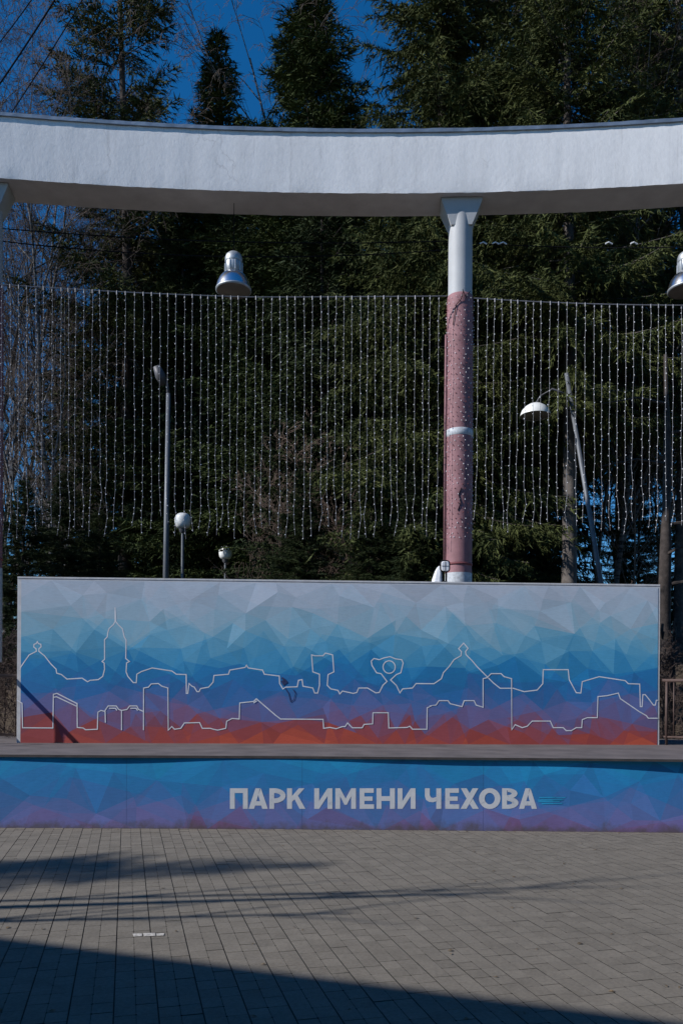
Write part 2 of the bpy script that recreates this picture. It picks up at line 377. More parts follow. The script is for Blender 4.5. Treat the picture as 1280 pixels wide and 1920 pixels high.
def build_stage():
    seam_px = (237, 566, 905)
    st = empty('stage', (0, 9.4, 0), 0, 'low stage with long blue and violet painted front lettered in white', 'stage')
    L = Vector((0, 9.4, 0))
    X0, X1 = -7.4, 7.4
    V, Fs, C = facets(X1-X0, DZ-.03, PAN_STOPS, 11, .55, .19, .034)
    V3 = [(X0+x, panel_y(X0+x)-9.4, y) for x, y in V]
    pan = painted('front_panel', V3, Fs, C, st)
    # deck with slightly irregular overhang
    n = 60; top = []; bot = []
    def edge(x):
        oh = .018 + .012*math.sin(x*1.7) + .06*max(0, min(1, (x-.8)/3.2)) + .012*max(0, -x/5)
        return panel_y(x)-9.4-oh
    xs = [X0+(X1-X0)*i/n for i in range(n+1)]
    mb = MB(); v = []; f = []
    for x in xs: v += [(x, edge(x), DZ), (x, 4.2, DZ), (x, edge(x), DZ-.028), (x, panel_y(x)-9.4+.2, DZ-.028)]
    for i in range(n):
        a = i*4; b = a+4
        f += [(a, b, b+1, a+1)]
    mb.add(v, f).build('deck', M['deck'], st)
    mb = MB(); f = []
    for i in range(n):
        a = i*4; b = a+4; f += [(a+2, b+2, b, a), (a+3, b+3, b+2, a+2)]
    mb.add([(p[0], p[1]-.001, p[2]) for p in v], f).build('deck_edge', M['deck_edge'], st)
    MB().box((X0, .25, 0), (X1, 4.15, DZ-.035)).build('plinth', M['deck_edge'], st)
    spans = [('П',431,464.5),('А',466,502),('Р',505,535.5),('К',538,572.5),('И',589,623),('М',628.5,667),('Е',674,701),('Н',705.5,740),('И',745,778.5),
             ('Ч',796,826.5),('Е',834,860),('Х',862.5,896.5),('О',897,937),('В',940,970.5),('А',971.5,1005)]
    for px in seam_px:
        u, _ = unroll(px, 1490); x = u*9.38; y = panel_y(x)-9.4-.0011
        MB().add([(x-.0008,y,.004),(x+.0008,y,.004),(x+.0008,y,DZ-.035),(x-.0008,y,DZ-.035)], [(0,1,2,3)]).build('panel_joint', M['joint_blue'], pan)
    for ch, a, b in spans:
        mb = MB()
        for pi, poly in enumerate(letter_polys(ch)):
            q = []
            for (u, w) in poly:
                px = a+u*(b-a); py = 1516.5-w*38.5; uu, vv = unroll(px, py); d = 9.38
                x = uu*d; y = panel_y(x); q.append((x, y-9.4-.0015-.0002*(pi % 7), EYE+vv*y))
            mb.add(q, [tuple(range(len(q)))])
        mb.build('letter', M['letter'], pan)
build_stage()

# ================================================================== MURAL WALL
WL = Vector((-4.665, 11.51, DZ)); WR = Vector((4.735, 11.93, DZ)); WTOP = 3.235; WT = .28
wdir = (WR-WL).normalized(); wlen = (WR-WL).length; wnrm = Vector((wdir.y, -wdir.x, 0))   # towards the camera
def on_wall(px, py, off=0):
    u, v = unroll(px, py); d = Vector((u, 1, v)); o = Vector((0, 0, EYE))
    p0 = WL+wnrm*off; t = (p0-o).dot(wnrm)/d.dot(wnrm); q = o+d*t
    return (q-WL).dot(wdir), q.z
def ribbon(pts, w, off):
    """flat painted line along 2-D wall points"""
    P = [Vector(p) for p in pts]; v = []; f = []
    for i, p in enumerate(P):
        a = (P[i]-P[i-1]).normalized() if i else None; b = (P[i+1]-P[i]).normalized() if i < len(P)-1 else None
        if a is None: nrm = Vector((-b.y, b.x)); k = 1
        elif b is None: nrm = Vector((-a.y, a.x)); k = 1
        else:
            t = a+b; t = t.normalized() if t.length > .15 else a
            nrm = Vector((-t.y, t.x)); k = min(2.0, 1/max(.35, abs(nrm.dot(Vector((-a.y, a.x))))))
        v += [p+nrm*w/2*k, p-nrm*w/2*k]
    for i in range(len(P)-1): f.append((2*i, 2*i+1, 2*i+3, 2*i+2))
    return [(q.x, -off, q.y) for q in v], f
def build_wall():
    w = empty('mural_wall', WL, math.atan2(wdir.y, wdir.x), 'long low-poly mural wall on stage, grey-blue fading to red, white skyline outline', 'wall')
    H = WTOP-DZ
    MB().box((0, .004, 0), (wlen, WT, H)).build('wall_body', M['coping'], w)
    V, Fs, C = facets(wlen-.085, H-.03, WALL_STOPS, 5, .56, .19, .017)
    painted('mural', [(x+.055, 0, y) for x, y in V], Fs, C, w)
    c1 = lambda p: (p[0]/2.977, 1070+p[1]/2.977); c2 = lambda p: (400+p[0]/2.977, 1070+p[1]/2.977); c3 = lambda p: (800+p[0]/2.667, 1070+p[1]/2.667)
    upper = [c1(p) for p in [(112,555),(118,537),(138,508),(165,470),(205,450),(203,436),(190,426),(192,411),(204,407),(210,396),(216,407),(230,411),(231,425),(219,436),(219,450),(250,475),(285,520),(315,550),(318,572),(345,580),(375,605),(460,600),(490,620),(505,612),(550,608),(575,590),(585,550),(583,516),(571,507),(585,495),(585,385),(600,370),(603,345),(611,322),(635,300),(643,285),(644,205)]]
    upper2 = [c1(p) for p in [(644,205),(648,285),(660,300),(685,325),(690,350),(695,370),(705,388),(703,490),(723,507),(708,515),(705,565),(715,590),(745,625),(762,625),(765,578),(790,563),(850,543),(960,560),(985,578),(1040,580),(1041,685),(1049,685),(1056,630),(1072,645),(1085,650),(1100,675),(1112,675),(1120,658),(1165,650),(1190,622),(1195,585)]] \
      + [c2(p) for p in [(85,578),(92,555),(178,540),(185,528),(195,543),(275,555),(285,578),(368,588),(370,630),(388,660),(405,650),(468,648),(475,612),(495,608),(500,645),(555,655),(565,683),(582,683),(592,640),(592,578),(555,565),(548,470),(565,475),(612,475),(625,460),(665,470),(672,565),(640,580),(635,640),(655,660),(695,668),(705,688),(720,672),(780,685),(800,680),(810,655),(860,655),(905,682),(925,680),(945,640),(968,618),(935,575),(910,570),(885,530),(880,505),(895,490),(925,497),(950,487),(985,480),(1015,492),(1050,497),(1058,515),(1045,570),(1020,580),(988,610),(1020,640),(1040,682),(1055,660),(1110,655),(1130,630)]] \
      + [c3(p) for p in [(0,565),(35,565),(72,540),(82,510),(110,480),(135,445),(170,425),(172,405),(158,390),(183,362),(205,388),(192,405),(195,420),(225,450),(250,480),(290,520),(330,560),(365,588),(430,588),(485,605),(550,597),(578,565),(580,495),(705,495),(710,545),(745,610),(768,612),(775,555),(860,530),(990,550),(1005,565),(1062,567),(1065,680),(1074,680),(1078,620),(1090,620),(1110,645),(1130,672),(1140,672),(1145,648),(1153,648)]]
    circ = [c2((980+34*math.cos(2*math.pi*k/20), 538+35*math.sin(2*math.pi*k/20))) for k in range(21)]
    low = [c1(p) for p in [(97,722),(125,740),(128,877),(297,878),(300,690),(320,685),(432,742),(433,875),(465,878),(480,888),(545,885),(548,790),(565,780),(585,785),(605,755),(650,755),(665,775),(680,780),(710,775),(725,755),(765,755),(775,775),(800,785)]]
    lowb = [c1(p) for p in [(802,890),(803,655),(830,650),(845,632),(885,630),(905,645),(938,655),(940,890),(960,870),(975,885),(1010,880),(1030,850),(1115,848),(1130,880),(1175,880)]] \
      + [c2(p) for p in [(0,885),(25,890),(70,880),(75,840),(105,825),(145,828),(148,738),(225,730),(240,715),(345,805),(375,828),(612,830),(615,880),(650,875),(685,882),(720,870),(735,870),(748,850),(775,877),(830,877),(840,858),(888,855),(890,793),(975,793),(978,878),(1080,875),(1095,868),(1110,885),(1190,885),(1192,765),(1215,755)]] \
      + [c3(p) for p in [(15,675),(45,672),(60,650),(105,650),(115,665),(175,680),(185,650),(235,650),(245,672),(280,683),(280,540),(300,535),(320,515),(370,515),(385,530),(422,540),(423,795),(440,770),(475,785),(500,778),(525,752),(615,752),(630,785),(680,785),(695,800),(720,800),(745,785),(772,785),(775,745),(800,735),(850,735),(853,630),(900,625),(955,612),(965,640),(1060,705),(1095,725),(1105,738),(1152,738)]]
    extra = [[c1(p) for p in q] for q in ([(303,706),(318,704),(430,757)], [(588,785),(590,848)], [(680,780),(680,890)], [(610,768),(645,768),(655,780)], [(728,768),(760,768),(770,780)])] + [[c2(p) for p in q] for q in ([(225,738),(243,726)],)]
    def draw(name, lines, off0, lw):
        mb = MB()
        for i, ln in enumerate(lines):
            pts = []
            for p in ln:
                s, z = on_wall(*p); q = (s, z-DZ)
                if not pts or (Vector(q)-Vector(pts[-1])).length > .012: pts.append(q)
            v, f = ribbon(pts, lw, off0+.0004*i); mb.add(v, f)
        mb.build(name, M['line'], w)
    draw('skyline_outline', [upper, upper2, circ], .0012, .015)
    draw('rooftop_outline', [low, lowb]+extra, .0032, .015)
    # thin coping lip
    MB().box((.001, -.0015, H-.006), (wlen-.001, WT-.002, H+.018)).build('coping', M['coping'], w)
build_wall()

# small floodlight and plastic sheet standing on the wall
def build_floodlight():
    s, _ = on_wall(836, 1090); base = WL+wdir*s-wnrm*.13; base.z = WTOP+.022
    f = empty('floodlight', base, math.atan2(wdir.y, wdir.x), 'small dark floodlight with white face on mural wall beside column', 'floodlight')
    mb = MB().tube([(0,0,0),(0,0,.02)], [.045,.04], 12).tube([(-.022,0,.015),(-.025,0,.17)], .014, 6).tube([(.022,0,.015),(.025,0,.17)], .014, 6)
    mb.build('bracket', M['black'], f)
    def rr(hx, hz, r, y, z0, n=5):
        pts = []
        for cx, cz, a0 in ((hx-r, hz-r, 0), (-hx+r, hz-r, 90), (-hx+r, -hz+r, 180), (hx-r, -hz+r, 270)):
            for k in range(n+1): a = R(a0+90*k/n); pts.append((cx+r*math.cos(a), y, z0+cz+r*math.sin(a)))
        return pts
    P = [rr(.068,.082,.045,-.035,.245), rr(.078,.09,.05,-.015,.245), rr(.075,.086,.048,.03,.245), rr(.04,.05,.03,.075,.25)]
    n = len(P[0]); v = sum(P, []); fs = [(i*n+k, i*n+(k+1) % n, (i+1)*n+(k+1) % n, (i+1)*n+k) for i in range(3) for k in range(n)]+[tuple(range(n))[::-1], tuple(3*n+k for k in range(n))]
    MB().add(v, fs).build('housing', M['black'], f, True)
    a = rr(.058,.072,.03,-.042,.24); b = rr(.05,.064,.028,-.05,.24)
    MB().add(a+b, [(k, (k+1) % n, n+(k+1) % n, n+k) for k in range(n)]+[tuple(n+k for k in range(n))]).build('face', M['cloth'], f)
    g = MB().box((-.003,-.053,.172),(.003,-.0505,.308)).box((-.054,-.053,.237),(-.0035,-.0505,.243)).box((.0035,-.053,.237),(.054,-.0505,.243)); g.build('grille', M['black'], f)
    s, _ = on_wall(822, 1090); base = WL+wdir*s-wnrm*.15; base.z = WTOP+.022
    rnd = random.Random(3); v = []; fs = []; N = 18; prof = [(.075,0),(.07,.05),(.062,.12),(.05,.18),(.034,.225),(.012,.25)]
    for i, (r, z) in enumerate(prof):
        for k in range(N):
            an = 2*math.pi*k/N; q = r*(1+.18*math.sin(5*an+i*.4)+rnd.uniform(-.06,.06)); v.append((q*math.cos(an)+.035*z/.25, q*math.sin(an)*.7, z))
    for i in range(len(prof)-1):
        for k in range(N): fs.append((i*N+k, i*N+(k+1) % N, (i+1)*N+(k+1) % N, (i+1)*N+k))
    fs.append(tuple((len(prof)-1)*N+k for k in range(N)))
    o = MB().add(v, fs).build('plastic_sheet', M['cloth'], None, True, base); tag(o, 'crumpled white plastic sheet bunched up beside the floodlight on wall', 'plastic sheet')
build_floodlight()

# ================================================================== RING BEAM, COLUMNS
RCX, RF = .1, 44.0; RCY = 12.35-RF; RM = RF+.31; RB = RF+.60
ZB = EYE+938/F*12.35; ZT = EYE+1052/F*12.35
def ring_pt(x, rad): return Vector((x, RCY+math.sqrt(rad*rad-(x-RCX)**2), 0))
def on_ring(px, py, rad):
    u, v = unroll(px, py); d = 12.6
    for _ in range(12): d = ring_pt(u*d, rad).y
    return Vector((u*d, d, EYE+v*d))
def build_beam():
    b = empty('ring_beam', (0, 12.6, ZB), 0, 'long curved white plastered concrete beam carried on the columns', 'beam')
    L = Vector((0, 12.6, ZB)); n = 260; a0, a1 = -.31, .31; h = ZT-ZB; rnd = random.Random(8)
    def arc(rad, z, k, wob=0): an = a0+(a1-a0)*k/n; return Vector((RCX+rad*math.sin(an), RCY+rad*math.cos(an), ZB+z))-L
    def strip(rows, mat, name, smooth=True):
        m = len(rows); v = []; f = []
        for k in range(n+1):
            for rad, z, wob in rows:
                v.append(arc(rad+wob*rnd.uniform(-1,1), z+wob*rnd.uniform(-1,1), k))
        for k in range(n):
            for j in range(m-1): f.append((k*m+j, (k+1)*m+j, (k+1)*m+j+1, k*m+j+1))
        return MB().add(v, f).build(name, M[mat], b, smooth)
    strip([(RF+.002,-.001,.004),(RF,.03,.004),(RF-.004,.25,.003),(RF,.5,.004),(RF-.006,.75,.003),(RF,h,.003)], 'plaster', 'fascia')
    strip([(RB,h,0),(RB,.5,.003),(RB,0,.004)], 'plaster', 'back_face')
    strip([(RB,.001,.002),(RM,.012,.004),(RF+.002,.001,.002)], 'soffit', 'soffit')
    strip([(RF-.03,h-.015,.002),(RF-.034,h+.035,.003),(RF+.02,h+.045,.002),(RF+.1,h+.075,.003),(RB-.1,h+.075,0),(RB+.03,h+.02,0),(RB+.03,h-.015,0)], 'flashing', 'flashing', False)
    strip([(RF-.03,h-.015,0),(RF+.001,h-.014,0)], 'flashing', 'flashing_lip', False)
build_beam()
COLX = [on_ring(-19, 480, RM).x, on_ring(862.5, 480, RM).x]; COLX.append(2*COLX[1]-COLX[0])
def build_column(x, label, i):
    p = ring_pt(x, RM); gz = 2.35
    c = empty('column', (p.x, p.y, gz), -math.atan2(x-RCX, RM), label, 'column', 'columns under the ring beam')
    r = .188; top = ZB-gz-.003; zs = on_ring(862, 559, RM).z-gz
    MB().lathe([(r,zs-.05),(r,zs+.6),(r*.995,top-.5),(r,top-.2)], 40).build('shaft', M['column'], c, True)
    # flared capital: four-sided bracket head
    a, b_ = .32, .20
    P = [[(-r*.85,-r*.85),(r*.85,-r*.85),(r*.85,r*.85),(-r*.85,r*.85)], [(-a,-b_),(a,-b_),(a,b_),(-a,b_)], [(-a,-b_),(a,-b_),(a,b_),(-a,b_)]]
    Z = [top-.40, top-.03, top]
    v = [(q[0], q[1], Z[k]) for k in range(3) for q in P[k]]
    f = [(k*4+j, k*4+(j+1) % 4, (k+1)*4+(j+1) % 4, (k+1)*4+j) for k in range(2) for j in range(4)]+[(0,3,2,1)]
    MB().add(v, f).build('capital', M['column'], c)
    r2 = .208; z0 = on_ring(862, 1076, RM).z-gz
    sl = MB().lathe([(r+.001,zs+.012),(r2-.012,zs+.01),(r2-.006,zs-.05),(r2,zs-1.5),(r2+.004,zs-3),(r2+.002,z0+.16)], 40).build('sleeve', M['sleeve'], c, True)
    MB().lathe([(r2-.004,z0+.16),(r2+.012,z0+.155),(r2+.012,z0+.125),(r2-.004,z0+.12)], 40).build('collar', M['sleeve_red'], c, True)
    MB().lathe([(r2-.002,z0+.12),(r2+.001,z0)], 40).build('sleeve_foot', M['sleeve'], c, True)
    MB().lathe([(r2+.004,z0),(r2+.006,-.3)], 40).build('base', M['tape'], c, True)
    zt = on_ring(862, 815, RM).z-gz
    MB().lathe([(r2+.002,zt+.055),(r2+.007,zt+.05),(r2+.007,zt-.05),(r2+.002,zt-.055)], 40).build('tape_band', M['tape'], c, True)
    # net of small leds wrapped round the sleeve: dark caps and cords
    rnd = random.Random(20+i); mb = MB(); mw = MB()
    zl = on_ring(862, 1015, RM).z-gz; nz = int((zs-zl)/.075)
    for j in range(nz):
        for k in range(16):
            an = 2*math.pi*(k+(j % 2)*.5)/16+rnd.uniform(-.06,.06); z = zs-.06-j*.075+rnd.uniform(-.015,.015); rr = r2+.010
            if abs(z-zt) < .06: continue
            x, y = rr*math.cos(an), rr*math.sin(an); s = rnd.uniform(.006,.010)
            (mb if rnd.random() < .45 else mw).add([(x+s,y,z),(x-s,y,z),(x,y+s,z),(x,y-s,z),(x,y,z+s*1.3),(x,y,z-s*1.3)], [(0,2,4),(2,1,4),(1,3,4),(3,0,4),(2,0,5),(1,2,5),(3,1,5),(0,3,5)])
    mb.build('net_knots', M['sleeve_red'], sl)['kind'] = 'stuff'; mw.build('net_leds', M['led'], sl)['kind'] = 'stuff'
    cm = MB()
    for pts in ([(-1.45,0),(-1.6,-.12),(-1.95,-.2),(-2.2,-.5)], [(-1.5,.03),(-1.25,-.1),(-1.1,-.03),(-.9,.02)], [(-1.5,-3.05),(-1.7,-3.15),(-1.55,-3.28),(-1.75,-3.4)]):
        cm.tube([((r2+.012)*math.cos(a), (r2+.012)*math.sin(a), zs+z) for a, z in pts], .006, 5)
    cm.build('cord', M['black'], sl)
    MB().tube([(-r2-.02,-.06,z0+.02),(-r2-.02,-.06,zs-2.3),(-r2-.015,-.05,zs-.6)], .016, 8).build('conduit', M['sleeve'], c, True)
build_column(COLX[1], 'white column with pink light-wrapped sleeve behind the mural wall', 0)
build_column(COLX[0], 'column at the left picture edge, mostly cut off', 1)
build_column(COLX[2], 'column outside the picture beyond the right edge', 2)

# pendant lamps
def build_pendant(px, label, first=None):
    p = on_ring(px, 545, RM)
    e = empty('pendant_lamp', p, 0, label, 'pendant lamp', 'pendant lamps under the ring beam')
    s = .555/.60
    bell = [(.300,0),(.296,.012),(.292,.03),(.275,.10),(.245,.17),(.205,.225),(.16,.262),(.125,.275)]
    MB().lathe([(r*s,(z+.02)*s) for r, z in bell], 40).build('reflector', M['alu'], e, True)
    MB().lathe([(.292*s,.034*s),(.303*s,.022*s),(.303*s,.0),(.285*s,-.012*s)], 40).build('rim', M['alu_dark'], e, True)
    MB().lathe([(.287*s,-.006*s),(.2*s,-.022*s),(.0001,-.03*s)], 40).build('lens', M['glass'], e, True)
    MB().lathe([(.125*s,.29*s),(.140*s,.30*s),(.146*s,.43*s),(.140*s,.475*s)], 32).build('gear_box', M['alu_dark'], e, True)
    for k in range(10):
        a = 2*math.pi*k/10; x, y = math.cos(a)*.147*s, math.sin(a)*.147*s
        MB().tube([(x,y,.305*s),(x,y,.465*s)], .011, 5).build('fin', M['alu_dark'], e)
    MB().lathe([(.144*s,.478*s),(.15*s,.495*s),(.148*s,.55*s),(.13*s,.60*s),(.09*s,.635*s),(.03*s,.65*s)], 32).build('cap', M['alu_dark'], e, True)
    MB().lathe([(.118*s,.272*s),(.118*s,.292*s)], 24).build('neck', M['black'], e)
    MB().tube([(0,0,.65*s),(0,0,.70*s)], .014, 8).tube([(0,0,.69*s),(0,0,ZB-p.z)], .006, 6).build('hanger', M['black'], e)
build_pendant(438, 'silver bell pendant lamp hanging left of the pink column')
build_pendant(1286, 'silver bell pendant lamp cut by the right picture edge')

# light curtain
def cable_y(px):
    if px < 850:
        t = (px+3)/853; return 533+62*t-34*t*t*1.0 + (-0 if t < .6 else -0) - 6*math.sin(max(0, t-.55)/.45*math.pi/2)
    t = (px-875)/(1700-875); return 558+26*t*(1-t)*2.2
def build_curtain(px0, px1, label, seed):
    rnd = random.Random(seed)
    root = on_ring((px0+px1)/2, 570, RM-.26); e = empty('light_curtain', root, 0, label, 'light curtain', 'curtains of fairy lights')
    pts = [on_ring(px0+(px1-px0)*i/60, cable_y(px0+(px1-px0)*i/60), RM-.26)-root for i in range(61)]
    MB().tube(pts, .008, 5).build('cable', M['wire'], e)
    px = px0+8
    while px < px1-6:
        top = on_ring(px, cable_y(px), RM-.26); bot = on_ring(px, 1000+rnd.uniform(-16,12)-(24 if 150 < px < 330 and rnd.random() < .5 else 0)+(-10 if px > 890 else 0), RM-.26).z
        n = 12; L = []
        sway = rnd.uniform(-.02,.02)
        for i in range(n+1):
            t = i/n; L.append(Vector((top.x+sway*t+rnd.uniform(-.005,.005)*(1+2*t*t)+(rnd.uniform(-.03,.03) if i >= n-1 else 0), top.y+rnd.uniform(-.012,.012), top.z+(bot-top.z)*t))-root)
        # strand hangs from a small connector
        s = MB().tube([L[0]+Vector((0,0,.01)), L[0]-Vector((0,0,.05))], .011, 5).tube([L[0]-Vector((0,0,.05))]+L[1:], .0024, 4, False).build('strand', M['wire'], e)
        mb = MB(); z = L[0].z-.10-rnd.uniform(0,.06)
        while z > L[-1].z:
            t = (L[0].z-z)/(L[0].z-L[-1].z)*n; i = min(n-1, int(t)); q = L[i].lerp(L[i+1], t-i); r = rnd.uniform(.007,.0105)
            dx = rnd.choice((-1,1))*rnd.uniform(.002,.012); x, y, zz = q.x+dx, q.y+rnd.uniform(-.008,.008), q.z
            mb.add([(x+r,y,zz),(x-r,y,zz),(x,y+r,zz),(x,y-r,zz),(x,y,zz+r*1.25),(x,y,zz-r*1.25)], [(0,2,4),(2,1,4),(1,3,4),(3,0,4),(2,0,5),(1,2,5),(3,1,5),(0,3,5)])
            z -= rnd.uniform(.085,.135)
        mb.build('bulbs', M['led'], s)['kind'] = 'stuff'
        px += 15.1+rnd.uniform(-2,2)
build_curtain(-3, 838, 'wide curtain of hanging fairy-light strands left of the pink column', 31)
build_curtain(888, 1345, 'narrower curtain of hanging fairy-light strands right of the pink column', 32)

# cables slung between the columns at lamp height
def build_cable(a, b, sag, r, label):
    A, B = on_ring(a[0], a[1], RM+.08), on_ring(b[0], b[1], RM+.08); pts = []
    for i in range(25):
        t = i/24; q = A.lerp(B, t); y = ring_pt(q.x, RM+.08).y; pts.append((q.x, y, q.z-sag*4*t*(1-t)))
    o = MB().tube(pts, r, 6).build('power_cable', M['black']); tag(o, label, 'cable', 'cables between the columns')
    return o
build_cable((0,428),(838,452),.03,.009,'upper thin black cable slung from left edge to the pink column')
build_cable((0,452),(838,468),.10,.009,'lower thin black cable slung from left edge to the pink column')
o = build_cable((886,456),(1340,462),.02,.008,'thin cable with white clips slung right of the pink column')
def clip_parts(o):
    rnd = random.Random(6)
    for k, px in enumerate((905,928,942,1140,1187)):
        p = on_ring(px, 457, RM+.07)
        MB().tube([p+Vector((-.05,0,.0)), p+Vector((0,-.01,.02)), p+Vector((.06,0,-.005))], .012, 6).build('clip', M['cloth'], o)
clip_parts(o)

# railings beside the wall
def build_railing(p0, d, n, label, gap, posts):
    e = empty('railing', p0, 0, label, 'railing', 'railings beside the mural wall'); d = Vector(d).normalized()
    top = .96
    MB().tube([d*0+Vector((0,0,top)), d*n+Vector((0,0,top+.0))], .026, 8).build('top_rail', M['rail'], e, True)
    MB().tube([d*.02+Vector((0,0,.12)), d*n+Vector((0,0,.12))], .016, 8).build('bottom_rail', M['rail'], e, True)
    for s in posts: MB().tube([d*s, d*s+Vector((0,0,top))], .02, 8).build('post', M['rail'], e, True)
    s = gap
    while s < n:
        if all(abs(s-q) > .05 for q in posts): MB().tube([d*s+Vector((0,0,.12)), d*s+Vector((0,0,top))], .010, 6).build('baluster', M['rail'], e, True)
        s += gap
build_railing(WL+Vector((-.03, .05, 0)), (-1.0, -.95, 0), 1.9, 'brown metal railing at the left end of the mural wall', 10, [.55, 1.85])
build_railing(WR+Vector((.05, .02, 0)), (1.0, -.55, 0), 1.9, 'brown metal railing at the right end of the mural wall', .16, [.06, 1.85])

# ================================================================== LAMPS BEHIND
def gz(x, y): return ground_z(x, y)
def build_globe(px, py, d, dia, label):
    p = at(px, py, d); g = gz(p.x, p.y)
    e = empty('globe_lamp', (p.x, p.y, g), 0, label, 'park lamp', 'globe lamps behind the wall'); h = p.z-g; r = dia/2
    prof = []
    for k in range(17):
        a = -math.pi/2+math.pi*k/16; cx, sz = math.cos(a), math.sin(a)
        prof.append((max(.0001, r*math.copysign(abs(cx)**.7, cx)), h+r*math.copysign(abs(sz)**.8, sz)))
    MB().lathe(prof, 28).build('globe', M['globe'], e, True)
    MB().lathe([(.05,h-r-.10),(.09,h-r-.05),(.10,h-r+.03)], 20).build('collar', M['pole_dark'], e, True)
    MB().lathe([(.06,-.2),(.055,1.0),(.042,1.05),(.036,h-r-.09)], 14).build('pole', M['pole'], e, True)
build_globe(343, 977, 20.0, .40, 'nearer white globe park lamp beside the tall grey pole')
build_globe(423, 1037, 24.0, .40, 'farther, lower white globe park lamp above the wall')
def build_pole_lamp():
    a = at(310, 1085, 18); t = at(316, 738, 18); g = gz(a.x, a.y)
    e = empty('street_lamp', (a.x, a.y, g), 0, 'tall slim grey lamp pole standing left of the globe lamps', 'street lamp')
    T = t-Vector((a.x, a.y, g)); MB().tube([(0,0,-.2),(T.x*.5,0,T.z*.5),(T.x,0,T.z)], [.075,.062,.048], 14).build('pole', M['pole'], e, True)
    MB().tube([(T.x,0,T.z-.02),(T.x-.02,-.02,T.z+.16),(T.x-.12,-.05,T.z+.42)], [.04,.035,.03], 8).build('arm', M['pole_dark'], e, True)
    h = MB().tube([(T.x-.10,-.04,T.z+.18),(T.x-.16,-.08,T.z+.36),(T.x-.24,-.14,T.z+.56)], [.07,.12,.08], 10).build('lamp_head', M['pole_dark'], e, True)
    MB().tube([(T.x-.02,0,T.z-4.35),(T.x-.02,0,T.z-4.28)], .085, 12).build('clamp', M['pole_dark'], e)
build_pole_lamp()
def build_leaning():
    d = 15.4; a = at(1128, 1100, d); t = at(1061, 700, d); g = gz(a.x, a.y); k = (a.z-g)/(t.z-a.z); b = a-(t-a)*k
    e = empty('leaning_pole', (b.x, b.y, g-.1), 0, 'leaning grey pole with a white dome lamp right of the column', 'street lamp'); T = t-Vector((b.x, b.y, g-.1))
    MB().tube([(0,0,0), T*.5, T], [.05,.045,.04], 12).build('pole', M['pole'], e, True)
    q = at(1003, 770, d)-Vector((b.x, b.y, g-.1)); s = T*.94
    MB().tube([s, s+Vector((-.35,-.02,.12)), q+Vector((.1,0,.28)), q+Vector((0,0,.12))], .02, 8).build('arm', M['pole_dark'], e, True)
    MB().lathe([(.29,-.1),(.285,-.07),(.26,.0),(.20,.07),(.12,.12),(.0001,.145)], 28, q).build('dome_shade', M['globe'], e, True)
    MB().lathe([(.285,-.098),(.2,-.12),(.0001,-.13)], 24, q).build('lens', M['glass'], e, True)
build_leaning()

# ================================================================== TREES
def tubes_np(segs, n):
    """segs: (p0, p1, r0, r1) -> verts, tris of open n-gon tubes"""
    S = np.array([[*a, *b, r0, r1] for a, b, r0, r1 in segs]); P0, P1, r0, r1 = S[:,:3], S[:,3:6], S[:,6], S[:,7]
    T = P1-P0; T /= np.maximum(1e-9, np.linalg.norm(T, axis=1))[:,None]
    A = np.where(np.abs(T[:,:1]) < .8, np.array([[1.,0,0]]), np.array([[0,1.,0]])); U = np.cross(T, A); U /= np.linalg.norm(U, axis=1)[:,None]; W = np.cross(T, U)
    vs = []
    for P, r in ((P0, r0), (P1, r1)):
        for k in range(n):
            a = 2*math.pi*k/n; vs.append(P+(U*math.cos(a)+W*math.sin(a))*r[:,None])
    V = np.stack(vs, 1).reshape(-1, 3); base = np.arange(len(S))[:,None]*2*n; tr = []
    for k in range(n):
        k2 = (k+1) % n; tr += [[k, k2, n+k2], [k, n+k2, n+k]]
    return V, (base[:,:,None]+np.array(tr)[None]).reshape(-1, 3)
